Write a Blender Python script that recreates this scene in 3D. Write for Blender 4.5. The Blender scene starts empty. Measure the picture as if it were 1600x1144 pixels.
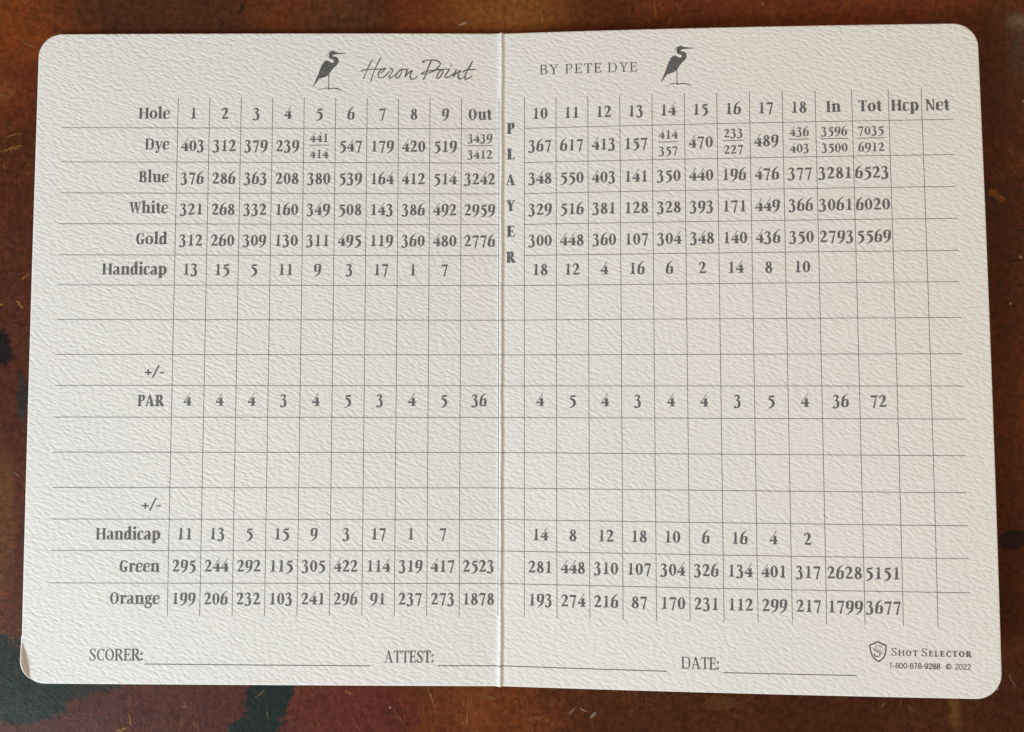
import bpy, math, random
from mathutils import Vector, Euler

# ------------------------------------------------------------------ camera
scene = bpy.context.scene
COL = scene.collection
cd = bpy.data.cameras.new('camera')
cd.sensor_width = 36.0
cd.lens = 36.0 * 1026.175 / 1600.0
cd.clip_start = 0.005
cd.clip_end = 50.0
cam = bpy.data.objects.new('camera', cd)
cam.location = (0.0012845, -0.0084216, 0.1411199)
cam.rotation_euler = Euler((0.0428778, -0.0087319, 0.0011441), 'XYZ')
COL.objects.link(cam)
scene.camera = cam

# ------------------------------------------------------------------ light
world = bpy.data.worlds.new('World')
scene.world = world
world.use_nodes = True
bg = world.node_tree.nodes['Background']
bg.inputs['Color'].default_value = (1.0, 0.84, 0.66, 1)
bg.inputs['Strength'].default_value = 0.13

def area(name, loc, target, size, size_y, power, col):
    ld = bpy.data.lights.new(name, 'AREA')
    ld.shape = 'RECTANGLE'
    ld.size = size
    ld.size_y = size_y
    ld.energy = power
    ld.color = col
    o = bpy.data.objects.new(name, ld)
    o.location = loc
    o.rotation_euler = (Vector(target) - Vector(loc)).to_track_quat('-Z', 'Y').to_euler()
    COL.objects.link(o)
    return o
# the window beyond the lower left corner of the card, and warm light coming back from the room above
area('window_light', (-0.66, -0.52, 0.46), (0, 0, 0), 0.34, 0.40, 11.5, (0.83, 0.94, 1.0))
area('room_light', (0.46, 0.10, 0.56), (0.08, -0.02, 0), 0.5, 0.5, 2.05, (1.0, 0.72, 0.48))

scene.view_settings.view_transform = 'Standard'
scene.view_settings.look = 'None'
scene.view_settings.exposure = 0.0
scene.view_settings.gamma = 1.0

# ------------------------------------------------------------------ shape of the card (metres, plan x/y -> height)
HC = (2.0743e-05, -0.0448478, -0.0527862, 0.0885601, -0.1700335, -0.0960709, -0.0126419, 0.0091765, 0.0449176)
XL, XR, YT, YB = -0.10118, 0.10105, 0.0, 0.0
RC = 0.0052            # corner radius
THICK = 0.00042
Z_TABLE = -0.00150

def y_top(x): return 0.07075 - 0.00045 * (abs(x) / 0.1) ** 1.5
def y_bot(x): return -0.06988 + 0.00028 * (abs(x) / 0.1)

FA, FB = (-0.10105, -0.0602), (-0.09920, -0.0679)     # fold of the dog-eared corner
_fl = math.hypot(FB[0] - FA[0], FB[1] - FA[1])
FN = ((FB[1] - FA[1]) / _fl, -(FB[0] - FA[0]) / _fl)    # points to the outside of the fold

def ridge_x(y):
    return 0.00012 + 0.00005 * math.sin(y * 310 + 1) + 0.000025 * math.sin(y * 1130 + 2) 

def height(x, y):
    L = min(x, 0.0); R = max(x, 0.0); h = HC
    z = (h[0]*L + h[1]*L*L + h[2]*L*y + h[3]*R + h[4]*R*R + h[5]*R*y
         + h[6]*y*y*100*R + h[7]*y*y*100*L + h[8]*y*y)
    t = x - ridge_x(y)
    sg = 0.00036 if t < 0 else 0.00028
    z += 0.00043 * math.exp(-0.5 * (t / sg) ** 2)
    z -= 0.00005 * math.exp(-0.5 * ((t - 0.0007) / 0.0003) ** 2)
    return z

def surf(x, y, lift=0.0):
    z = height(x, y) + lift
    d = (x - FA[0]) * FN[0] + (y - FA[1]) * FN[1]
    if d > 0 and x < -0.09 and y < -0.05:
        x -= FN[0] * d * 0.42
        y -= FN[1] * d * 0.42
        z += d * 0.74
    return (x, y, z)

# marks and painted sheen of the table (metres on the table) and traced print (millimetres on the card)
TB_DARK, TB_MID, TB_WARM = (0.085, 0.023, 0.009), (0.14, 0.033, 0.011), (0.22, 0.072, 0.02)
TB_BLOBS = [((0.2, 0.048, 0.012), -0.10649, 0.07569, 0.01251, 0.00973, 0.0, 0.6, 0.8), ((0.07, 0.026, 0.013), -0.06987, 0.07592, 0.0278, 0.00834, 0.0, 0.5, 0.85), ((0.2, 0.048, 0.012), -0.04728, 0.07752, 0.00973, 0.00625, 0.0, 0.6, 0.35), ((0.085, 0.035, 0.017), -0.03449, 0.07469, 0.00834, 0.00556, 0.0, 0.5, 0.6), ((0.26, 0.1, 0.025), 0.00101, 0.07783, 0.01251, 0.00695, 0.0, 0.7, 0.55), ((0.2, 0.048, 0.012), 0.08836, 0.07839, 0.0278, 0.00834, 0.0, 0.7, 0.35), ((0.085, 0.035, 0.017), 0.11107, 0.06682, 0.00834, 0.01251, 0.0, 0.6, 0.6), ((0.075, 0.022, 0.014), -0.10533, -0.0008, 0.00834, 0.03614, 0.0, 0.5, 0.8), ((0.13, 0.05, 0.018), -0.10685, -0.03642, 0.00389, 0.01529, 0.0, 0.3, 0.9), ((0.07, 0.02, 0.012), -0.09958, -0.05126, 0.00556, 0.01946, 0.0, 0.5, 0.7), ((0.08, 0.022, 0.016), -0.07182, -0.07799, 0.0417, 0.01042, 0.0, 0.3, 0.95), ((0.115, 0.024, 0.018), -0.03268, -0.07679, 0.0132, 0.00973, 0.0, 0.3, 0.9), ((0.014, 0.022, 0.018), -0.10026, -0.07195, 0.01042, 0.00584, 0.175, 0.12, 1), ((0.014, 0.022, 0.018), -0.10712, -0.06795, 0.00834, 0.00834, 0.0, 0.12, 1), ((0.014, 0.022, 0.018), -0.08819, -0.07026, 0.00834, 0.00222, 0.087, 0.3, 0.8), ((0.014, 0.022, 0.018), -0.04831, -0.07209, 0.005, 0.00834, -0.14, 0.1, 1), ((0.014, 0.022, 0.018), -0.05357, -0.0807, 0.00584, 0.00361, 0.262, 0.12, 1), ((0.01, 0.01, 0.012), -0.1076, 0.00127, 0.00222, 0.00417, 0.0, 0.2, 0.9), ((0.03, 0.03, 0.03), -0.10311, -0.00978, 0.00097, 0.005, 0.052, 0.3, 0.85), ((0.2, 0.048, 0.012), -0.00147, -0.07688, 0.01668, 0.01112, 0.0, 0.7, 0.45), ((0.055, 0.018, 0.008), 0.08459, -0.07848, 0.05838, 0.01112, 0.0, 0.6, 0.85), ((0.055, 0.018, 0.008), 0.11128, -0.06107, 0.00834, 0.0278, 0.0, 0.5, 0.7), ((0.075, 0.025, 0.012), 0.01623, -0.07294, 0.00834, 0.00278, 0.0, 0.5, 0.6), ((0.2, 0.048, 0.012), 0.11305, -0.00605, 0.00625, 0.01251, 0.0, 0.7, 0.45), ((0.055, 0.018, 0.008), 0.1128, 0.03071, 0.00556, 0.01112, 0.0, 0.7, 0.5), ((0.06, 0.016, 0.005), 0.11169, 0.01789, 0.00834, 0.05838, 0.0, 0.8, 0.65), ((0.07, 0.021, 0.009), 0.02984, -0.07831, 0.02224, 0.00834, 0.0, 0.7, 0.7), ((0.17, 0.14, 0.1), 0.11595, 0.07533, 0.00222, 0.00167, 0.0, 0.9, 0.7), ((0.08, 0.05, 0.03), 0.11576, 0.06947, 0.00222, 0.00584, 0.0, 0.9, 0.6), ((0.15, 0.07, 0.02), 0.09716, -0.07611, 0.00125, 0.00361, 0.14, 0.7, 0.7), ((0.09, 0.02, 0.015), -0.02184, -0.07682, 0.00361, 0.00278, -0.524, 0.4, 0.8)]  # stains and tones, plus glare painted as a gold patch at top centre
TB_MARKS = [((0.01, 0.01, 0.012), 0.11085, -0.0397, 0.0032, 0.00209, 0.244, 0.15, 1), ((0.01, 0.01, 0.012), 0.11128, -0.03928, 0.0029, 0.00111, 0.387, 0.5, 1), ((0.26, 0.1, 0.025), 0.10898, 0.03613, 0.00125, 0.00083, -0.349, 0.3, 0.9), ((0.26, 0.1, 0.025), 0.11051, 0.03499, 0.00125, 0.00069, -0.524, 0.3, 0.8), ((0.02, 0.015, 0.01), -0.05739, 0.07702, 0.00171, 0.00049, -1.932, 0.5, 0.95), ((0.02, 0.015, 0.01), -0.06184, 0.07343, 0.00054, 0.00042, 0.423, 0.5, 0.8), ((0.45, 0.32, 0.24), -0.00844, 0.07383, 0.00111, 0.00024, 0.273, 0.5, 1), ((0.02, 0.01, 0.005), 0.11392, 0.02123, 0.00201, 0.00028, 0.109, 0.5, 0.9), ((0.02, 0.01, 0.005), 0.11485, 0.02786, 0.00101, 0.00028, 0.145, 0.5, 0.9), ((0.02, 0.01, 0.005), 0.11438, 0.01563, 0.00106, 0.00028, 0.003, 0.5, 0.9), ((0.03, 0.012, 0.006), 0.11105, 0.00651, 0.00188, 0.00028, 0.19, 0.5, 0.7), ((0.36, 0.16, 0.05), -0.10701, 0.04509, 0.00272, 0.00042, 0.269, 0.5, 0.55), ((0.36, 0.16, 0.05), -0.1088, 0.05687, 0.00126, 0.00021, -0.052, 0.5, 0.7), ((0.36, 0.16, 0.05), -0.10415, 0.06861, 0.00236, 0.00021, -0.437, 0.5, 0.6), ((0.36, 0.16, 0.05), -0.10683, 0.04816, 0.00187, 0.00021, 0.275, 0.5, 0.6), ((0.36, 0.16, 0.05), -0.10323, 0.01695, 0.00108, 0.00024, 0.624, 0.5, 0.8), ((0.36, 0.16, 0.05), -0.10414, 0.01087, 0.00124, 0.00035, -0.735, 0.5, 0.8), ((0.36, 0.16, 0.05), -0.10806, 0.01086, 0.00041, 0.00028, 0.002, 0.5, 0.9), ((0.36, 0.16, 0.05), -0.10848, 0.04118, 0.00081, 0.00021, -1.278, 0.5, 0.5), ((0.45, 0.32, 0.24), -0.10374, -0.02575, 0.0009, 0.00014, -0.557, 0.5, 0.5), ((0.2, 0.06, 0.04), -0.10502, 0.00634, 0.00083, 0.00035, -0.082, 0.5, 0.5), ((0.36, 0.16, 0.05), -0.07804, -0.07718, 0.00165, 0.00021, -1.298, 0.5, 0.9), ((0.36, 0.16, 0.05), -0.07987, -0.07929, 0.00136, 0.00035, 0.192, 0.5, 0.8), ((0.36, 0.16, 0.05), -0.06664, -0.07456, 0.00095, 0.00021, 0.137, 0.5, 0.6), ((0.36, 0.16, 0.05), -0.06652, -0.07417, 0.00093, 0.00014, -1.548, 0.5, 0.6), ((0.13, 0.13, 0.1), -0.05082, -0.07182, 0.00147, 0.00028, 0.686, 0.5, 0.6), ((0.2, 0.17, 0.12), -0.04912, -0.07634, 0.00099, 0.00017, -1.207, 0.5, 0.7), ((0.36, 0.16, 0.05), -0.0144, -0.07285, 0.00284, 0.00018, -1.223, 0.5, 0.8), ((0.36, 0.16, 0.05), -0.00677, -0.076, 0.0038, 0.00017, -1.638, 0.5, 0.8), ((0.36, 0.16, 0.05), -0.00596, -0.07454, 0.00233, 0.00011, -1.625, 0.5, 0.6), ((0.36, 0.16, 0.05), -0.02116, -0.07696, 0.00347, 0.00014, -0.936, 0.5, 0.5), ((0.36, 0.16, 0.05), -0.03206, -0.07174, 0.0011, 0.00035, -0.511, 0.5, 0.6), ((0.36, 0.16, 0.05), -0.0382, -0.07843, 0.00121, 0.00014, -0.965, 0.5, 0.6), ((0.36, 0.16, 0.05), -0.02987, -0.07919, 0.0011, 0.00014, -0.814, 0.5, 0.7), ((0.45, 0.32, 0.24), -0.02328, -0.07489, 0.00029, 0.00021, -0.773, 0.5, 0.9), ((0.36, 0.16, 0.05), -0.00216, -0.07289, 0.00139, 0.00049, -0.196, 0.5, 0.4), ((0.36, 0.16, 0.05), 0.00737, -0.07724, 0.00207, 0.00056, 0.159, 0.5, 0.45), ((0.3, 0.25, 0.2), 0.01541, -0.07574, 0.00105, 0.00021, 0.681, 0.5, 0.8), ((0.3, 0.25, 0.2), 0.01779, -0.07554, 0.00095, 0.00021, -0.363, 0.5, 0.7), ((0.3, 0.25, 0.2), 0.0199, -0.07655, 0.00095, 0.00035, 0.77, 0.5, 0.7), ((0.36, 0.16, 0.05), 0.00512, -0.07317, 0.00117, 0.00014, 1.151, 0.5, 0.6), ((0.12, 0.055, 0.02), 0.04697, -0.07409, 0.00361, 0.00167, 0.0, 0.7, 0.6), ((0.2, 0.12, 0.08), 0.10983, -0.06964, 0.00177, 0.00021, -1.07, 0.5, 0.7), ((0.45, 0.32, 0.24), 0.10654, -0.07124, 0.00049, 0.00017, -1.314, 0.5, 0.9), ((0.2, 0.12, 0.09), 0.08193, -0.0746, 0.00088, 0.00021, 0.869, 0.5, 0.6), ((0.36, 0.16, 0.05), 0.03752, 0.07441, 0.00103, 0.00021, -1.441, 0.5, 0.7), ((0.36, 0.16, 0.05), 0.09767, 0.07654, 0.0011, 0.00028, -1.195, 0.5, 0.5), ((0.36, 0.16, 0.05), 0.05833, 0.07864, 0.00061, 0.00035, -0.801, 0.5, 0.6), ((0.36, 0.16, 0.05), 0.00941, 0.07569, 0.00138, 0.00021, -1.256, 0.5, 0.6), ((0.36, 0.16, 0.05), 0.00827, 0.07729, 0.00113, 0.00014, -0.886, 0.5, 0.5), ((0.36, 0.16, 0.05), 0.03737, 0.07411, 0.00073, 0.00014, 0.207, 0.5, 0.5), ((0.45, 0.32, 0.24), 0.11198, 0.01159, 0.0003, 0.00028, -0.799, 0.5, 0.8), ((0.45, 0.32, 0.24), 0.11451, 0.02187, 0.00039, 0.00035, -0.801, 0.5, 0.6), ((0.45, 0.32, 0.24), 0.11621, 0.0568, 0.0002, 0.00028, -0.805, 0.5, 0.8), ((0.12, 0.04, 0.02), 0.1139, -0.0015, 0.00147, 0.00021, 0.801, 0.5, 0.7)]
TB_SHEEN = [(0.00243, 0.07813, 0.01529, 0.00695), (-0.01099, -0.07553, 0.01529, 0.00834), (0.03096, 0.07656, 0.00834, 0.00417), (-0.10684, 0.0441, 0.00556, 0.00834), (0.00533, -0.07757, 0.01251, 0.00556)]  # patches of painted golden sheen, where the scratches thicken
SCR = [[(-28.163,64.626),(-28.549,63.91),(-29.149,62.66),(-29.575,61.589),(-30.001,60.474)],[(-26.287,65.08),(-26.803,64.185),(-27.489,62.666),(-28.001,61.417),(-28.422,59.768)],[(-30.497,62.03),(-30.281,62.281),(-29.409,62.436),(-27.662,62.505),(-26.264,62.565),(-25.217,62.747)],[(-26.169,61.692),(-25.736,62.139),(-25.304,62.676),(-25.654,62.745),(-26.262,62.315),(-26.78,61.6),(-26.773,60.888),(-26.247,60.623),(-25.55,60.848),(-24.857,61.519),(-24.252,62.235)],[(-24.169,62.814),(-23.684,62.326),(-23.812,61.88),(-24.243,61.255),(-24.458,60.764),(-24.15,60.543),(-23.542,60.99),(-23.022,61.438),(-22.414,61.975),(-21.98,62.378)],[(-21.544,62.469),(-22.068,62.378),(-22.673,61.618),(-23.017,60.904),(-22.752,60.531),(-22.231,60.907),(-21.8,61.711),(-21.718,62.335),(-21.282,62.533),(-20.495,62.518)],[(-20.407,62.474),(-20.665,61.894),(-21.007,60.779)],[(-21.007,60.779),(-20.314,61.628),(-19.357,62.301),(-19.702,61.631),(-19.872,60.917),(-19.605,60.34),(-18.907,60.387),(-18.343,61.013)],[(-16.788,64.006),(-17.14,64.228),(-16.66,64.498),(-15.786,64.609),(-14.736,64.596),(-13.859,64.377),(-13.288,63.889),(-13.503,63.264),(-14.199,62.547),(-15.071,62.008),(-16.292,61.602),(-17.253,61.464),(-17.342,61.597),(-16.819,61.911),(-15.946,62.183),(-14.897,62.277),(-14.024,62.414)],[(-15.217,64.549),(-15.606,63.7),(-16.209,62.181),(-16.552,61.111),(-16.94,60.263)],[(-14.024,62.503),(-13.324,62.462),(-12.799,62.42),(-12.709,62.02),(-13.055,61.216),(-13.663,60.545),(-14.014,60.677),(-13.93,61.301),(-13.41,62.105),(-12.974,62.464),(-12.1,62.575),(-11.312,62.561)],[(-11.312,62.517),(-11.659,61.935),(-12.18,61.22),(-12.091,60.731),(-11.566,60.778),(-10.869,61.227),(-10.171,61.765),(-9.824,62.435)],[(-9.824,62.435),(-10.17,61.586),(-10.517,60.827)],[(-10.517,60.827),(-9.821,61.588),(-8.861,62.306),(-9.121,61.77),(-9.381,61.056),(-9.028,60.434),(-8.329,60.615),(-7.806,60.974)],[(-6.286,64.325),(-6.852,63.207),(-7.547,61.956),(-7.937,60.974),(-7.716,60.369),(-7.104,60.532),(-6.406,61.026)],[(-8.247,61.952),(-7.986,62.266),(-7.199,62.475),(-5.623,62.5)]]
DOT = [(-10.905,63.41)]
HERON = [(-33.972,66.047),(-36.128,66.338),(-36.325,66.487),(-36.669,66.636),(-37.108,66.534),(-37.448,66.283),(-37.608,65.833),(-37.602,65.284),(-37.48,64.935),(-37.233,64.736),(-36.89,64.667),(-36.644,64.539),(-36.573,64.289),(-36.638,64.04),(-36.832,63.919),(-37.127,63.988),(-37.472,64.236),(-37.767,64.415),(-38.11,64.463),(-38.499,64.302),(-38.933,63.831),(-39.267,63.182),(-39.599,62.383),(-39.88,61.485),(-40.307,60.487),(-40.684,59.49),(-41.111,58.543),(-40.678,58.992),(-40.054,59.84),(-39.718,60.29),(-39.184,60.511),(-38.406,60.773),(-37.922,61.093),(-37.536,61.493),(-37.151,61.993),(-36.478,62.893),(-35.994,63.294),(-35.657,63.744),(-35.488,64.293),(-35.542,64.792),(-35.8,65.091),(-36.115,65.289),(-36.605,65.367),(-36.803,65.536),(-36.658,65.687),(-36.317,65.788),(-35.926,65.859),(-33.971,65.937)]
LEG = [(-37.584,61.443),(-37.601,60.397),(-37.608,59.401),(-37.552,58.008)]
GR = [(-40.175,57.82),(-39.445,58.002),(-38.862,58.203),(-38.083,58.305),(-37.398,58.158),(-36.521,58.291),(-35.25,58.067),(-34.464,57.672)]
CREST = [(-37.497,66.333),(-37.883,65.882),(-38.071,65.282)]
SH = [(76.833,-58.568),(76.256,-58.882),(75.804,-59.093),(75.279,-59.255),(75.256,-59.632),(75.355,-60.334),(75.608,-61.232),(76.04,-61.875),(76.477,-62.267),(76.867,-62.533),(77.32,-62.247),(77.826,-61.784),(78.136,-61.226),(78.354,-60.368),(78.389,-59.263),(77.788,-59.1),(77.298,-58.834)]
SS = [[(77.526,-59.733),(77.481,-59.508),(77.088,-59.366),(76.591,-59.427),(76.288,-59.66),(76.331,-59.961),(76.672,-60.204),(77.165,-60.344),(77.506,-60.587),(77.599,-60.886),(77.493,-61.19)],[(76.061,-59.816),(76.054,-60.117),(76.321,-60.363),(76.763,-60.554),(77.155,-60.796),(77.247,-61.095),(77.041,-61.426),(76.642,-61.535),(76.2,-61.37),(76.112,-60.87)]]

# ------------------------------------------------------------------ node helpers
class NT:
    def __init__(s, mat):
        mat.use_nodes = True
        s.t = mat.node_tree
        s.b = s.t.nodes['Principled BSDF']
    def n(s, typ, **kw):
        nd = s.t.nodes.new(typ)
        for k, v in kw.items():
            if k.startswith('i_'):
                nd.inputs[k[2:].replace('_', ' ')].default_value = v
            else:
                setattr(nd, k, v)
        return nd
    def l(s, a, b): s.t.links.new(a, b)
    def math(s, op, a, b=None, clamp=False):
        m = s.n('ShaderNodeMath', operation=op, use_clamp=clamp)
        for i, v in enumerate((a, b)):
            if v is None: continue
            if hasattr(v, 'links'): s.l(v, m.inputs[i])
            else: m.inputs[i].default_value = v
        return m.outputs[0]
    def ramp(s, v, a, b, lo=0.0, hi=1.0):
        m = s.n('ShaderNodeMapRange', interpolation_type='SMOOTHSTEP')
        s.l(v, m.inputs['Value'])
        m.inputs['From Min'].default_value = a; m.inputs['From Max'].default_value = b
        m.inputs['To Min'].default_value = lo; m.inputs['To Max'].default_value = hi
        return m.outputs['Result']
    def noise(s, vec, scale, detail=2.0, rough=0.5, dist=0.0):
        m = s.n('ShaderNodeTexNoise', i_Scale=scale, i_Detail=detail, i_Roughness=rough, i_Distortion=dist)
        s.l(vec, m.inputs['Vector'])
        return m.outputs['Fac']
    def mapping(s, vec, loc=(0, 0, 0), rot=0.0, scale=(1, 1, 1), kind='POINT'):
        m = s.n('ShaderNodeMapping', vector_type=kind)
        m.inputs['Location'].default_value = loc
        m.inputs['Rotation'].default_value = (0, 0, rot)
        m.inputs['Scale'].default_value = scale
        s.l(vec, m.inputs['Vector'])
        return m.outputs['Vector']
    def mix(s, fac, a, b):
        m = s.n('ShaderNodeMix', data_type='RGBA')
        if hasattr(fac, 'links'): s.l(fac, m.inputs[0])
        else: m.inputs[0].default_value = fac
        for i, v in ((6, a), (7, b)):
            if hasattr(v, 'links'): s.l(v, m.inputs[i])
            else: m.inputs[i].default_value = (*v, 1.0)
        return m.outputs[2]

def paper_relief(t, strength):
    """the pressed felt pattern of the stock: short slanting dimples, shared by paper and ink"""
    co = t.n('ShaderNodeTexCoord').outputs['Object']
    wob = t.n('ShaderNodeTexNoise', i_Scale=160.0, i_Detail=1.0)
    t.l(co, wob.inputs['Vector'])
    off = t.n('ShaderNodeVectorMath', operation='MULTIPLY_ADD')
    t.l(wob.outputs['Color'], off.inputs[0])
    off.inputs[1].default_value = (0.0007, 0.0007, 0.0)
    t.l(co, off.inputs[2])
    v1 = t.mapping(off.outputs[0], rot=math.radians(-21), scale=(0.00120, 0.00062, 1), kind='TEXTURE')
    v2 = t.mapping(off.outputs[0], rot=math.radians(-18), scale=(0.00068, 0.00038, 1), kind='TEXTURE')
    v3 = t.mapping(co, rot=math.radians(-30), scale=(0.0060, 0.0034, 1), kind='TEXTURE')
    n0 = t.noise(v1, 1.0, 1.0, 0.45)
    up = t.n('ShaderNodeCombineXYZ'); t.l(t.math('MULTIPLY', n0, -0.55), up.inputs[1])   # lean the crests over
    lean = t.n('ShaderNodeVectorMath', operation='ADD'); t.l(v1, lean.inputs[0]); t.l(up.outputs[0], lean.inputs[1])
    a = t.ramp(t.noise(lean.outputs[0], 1.0, 0.7, 0.4), 0.28, 0.80)
    b = t.noise(v2, 1.0, 2.0, 0.5)
    c = t.noise(v3, 1.0, 1.0, 0.5)
    h = t.math('ADD', t.math('MULTIPLY', a, t.math('ADD', t.math('MULTIPLY', c, 0.9), 0.40)), t.math('MULTIPLY', b, 0.38))
    bump = t.n('ShaderNodeBump', i_Strength=1.0, i_Distance=strength, invert=True)
    t.l(h, bump.inputs['Height'])
    return bump.outputs['Normal'], h, co

def make_paper():
    m = bpy.data.materials.new('textured_card')
    t = NT(m)
    nrm, h, co = paper_relief(t, 0.000088)
    cl = t.noise(co, 55.0, 3.0, 0.6)
    col = t.mix(t.ramp(cl, 0.3, 0.7), (0.80, 0.785, 0.755), (0.785, 0.775, 0.745))
    t.l(col, t.b.inputs['Base Color'])
    t.b.inputs['Roughness'].default_value = 0.78
    t.b.inputs['Specular IOR Level'].default_value = 0.25
    t.l(nrm, t.b.inputs['Normal'])
    return m

def make_ink(name, col, wear=0.2):
    m = bpy.data.materials.new(name)
    t = NT(m)
    nrm, h, co = paper_relief(t, 0.00006)
    g = t.noise(co, 2600.0, 2.0, 0.6)
    light = tuple(c + (0.55 - c) * wear for c in col)
    c = t.mix(t.ramp(g, 0.42, 0.75), col, light)
    t.l(c, t.b.inputs['Base Color'])
    t.b.inputs['Roughness'].default_value = 0.7
    t.b.inputs['Specular IOR Level'].default_value = 0.25
    t.l(nrm, t.b.inputs['Normal'])
    return m

def make_table():
    m = bpy.data.materials.new('worn_lacquered_hide')
    t = NT(m)
    co = t.n('ShaderNodeTexCoord').outputs['Object']
    n1 = t.noise(co, 26.0, 4.0, 0.6, 0.6)
    n2 = t.noise(co, 75.0, 4.0, 0.65, 0.3)
    n3 = t.noise(co, 850.0, 4.0, 0.7)
    warpn = t.n('ShaderNodeTexNoise', i_Scale=150.0, i_Detail=3.0, i_Roughness=0.6)
    t.l(co, warpn.inputs['Vector'])
    wv = t.n('ShaderNodeVectorMath', operation='MULTIPLY_ADD')
    t.l(warpn.outputs['Color'], wv.inputs[0])
    wv.inputs[1].default_value = (0.0044, 0.0044, 0)
    t.l(co, wv.inputs[2])
    wc = t.mapping(wv.outputs[0], loc=(-0.0022, -0.0022, 0))
    wv2 = t.n('ShaderNodeVectorMath', operation='MULTIPLY_ADD')
    t.l(warpn.outputs['Color'], wv2.inputs[0])
    wv2.inputs[1].default_value = (0.0009, 0.0009, 0)
    t.l(co, wv2.inputs[2])
    fine = t.mapping(wv2.outputs[0], loc=(-0.00045, -0.00045, 0))
    col = t.mix(t.ramp(n1, 0.33, 0.66), TB_DARK, TB_MID)
    col = t.mix(t.math('MULTIPLY', t.ramp(n2, 0.50, 0.74), 0.45), col, TB_WARM)
    rag = t.math('ADD', t.math('MULTIPLY', t.math('SUBTRACT', n2, 0.5), 0.7), t.math('MULTIPLY', t.math('SUBTRACT', n3, 0.5), 0.75))
    def blob(col, c, paint, cx, cy, rx, ry, rot=0.0, soft=0.25, amt=1.0, vec=wc, grain=0.25):
        v = t.mapping(vec, loc=(cx, cy, 0), rot=rot, scale=(rx, ry, 1), kind='TEXTURE')
        ln = t.n('ShaderNodeVectorMath', operation='LENGTH')
        t.l(v, ln.inputs[0])
        d = ln.outputs['Value']
        if grain: d = t.math('ADD', d, rag)
        f = t.ramp(d, 1.0 - soft, 1.0 + soft, amt, 0.0)
        return t.mix(f, col, paint)
    for (paint, cx, cy, rx, ry, rot, soft, amt) in TB_BLOBS:
        col = blob(col, None, paint, cx, cy, rx, ry, rot, soft, amt)
    for (paint, cx, cy, rx, ry, rot, soft, amt) in []:
        col = blob(col, None, paint, cx, cy, rx, ry, rot, soft, amt, fine, 0.5)
    sheen = None
    for (cx, cy, rx, ry) in TB_SHEEN:
        v = t.mapping(wc, loc=(cx, cy, 0), scale=(rx, ry, 1), kind='TEXTURE')
        ln = t.n('ShaderNodeVectorMath', operation='LENGTH'); t.l(v, ln.inputs[0])
        g_ = t.ramp(ln.outputs['Value'], 0.3, 1.3, 0.8, 0.0)
        sheen = g_ if sheen is None else t.math('MAXIMUM', sheen, g_)
    # fine golden crackle and rubbed scratches, thicker in places and where golden sheen is painted in
    place = t.math('ADD', t.ramp(t.noise(co, 38.0, 2.0), 0.48, 0.70, 0.0, 0.8), sheen)
    for ang, sc, thr in ((1.65, (0.007, 0.00045, 1), 0.655), (0.8, (0.004, 0.00045, 1), 0.66), (-0.5, (0.004, 0.00045, 1), 0.67)):
        v = t.mapping(wv2.outputs[0], rot=ang, scale=sc, kind='TEXTURE')
        s_ = t.ramp(t.noise(v, 1.0, 2.0, 0.55), thr - 0.03, thr + 0.05)
        col = t.mix(t.math('MULTIPLY', t.math('MULTIPLY', s_, place), 0.42, True), col, (0.30, 0.135, 0.045))
    speck = t.ramp(t.noise(co, 1900.0, 1.0), 0.76, 0.82)
    col = t.mix(t.math('MULTIPLY', speck, 0.35), col, (0.30, 0.16, 0.08))
    gr = t.ramp(n3, 0.28, 0.72, 0.66, 1.28)
    vm = t.n('ShaderNodeVectorMath', operation='SCALE')
    t.l(col, vm.inputs[0]); t.l(gr, vm.inputs['Scale'])
    t.l(vm.outputs[0], t.b.inputs['Base Color'])
    t.l(t.ramp(n2, 0.3, 0.7, 0.42, 0.56), t.b.inputs['Roughness'])
    t.b.inputs['Specular IOR Level'].default_value = 0.07
    b = t.n('ShaderNodeBump', i_Strength=1.0, i_Distance=0.00006)
    hh = t.math('ADD', t.noise(co, 1500.0, 2.0, 0.6), t.math('MULTIPLY', t.noise(co, 320.0, 3.0, 0.6), 1.6))
    t.l(hh, b.inputs['Height'])
    t.l(b.outputs['Normal'], t.b.inputs['Normal'])
    return m

# ------------------------------------------------------------------ object helpers
def mesh_obj(name, verts, faces, mat, parent=None, smooth=False, label=None):
    me = bpy.data.meshes.new(name)
    me.from_pydata(verts, [], faces)
    me.materials.append(mat)
    if smooth:
        me.polygons.foreach_set('use_smooth', [True] * len(me.polygons))
    me.update()
    o = bpy.data.objects.new(name, me)
    COL.objects.link(o)
    if parent: o.parent = parent
    if label: o['label'] = label
    return o

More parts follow.
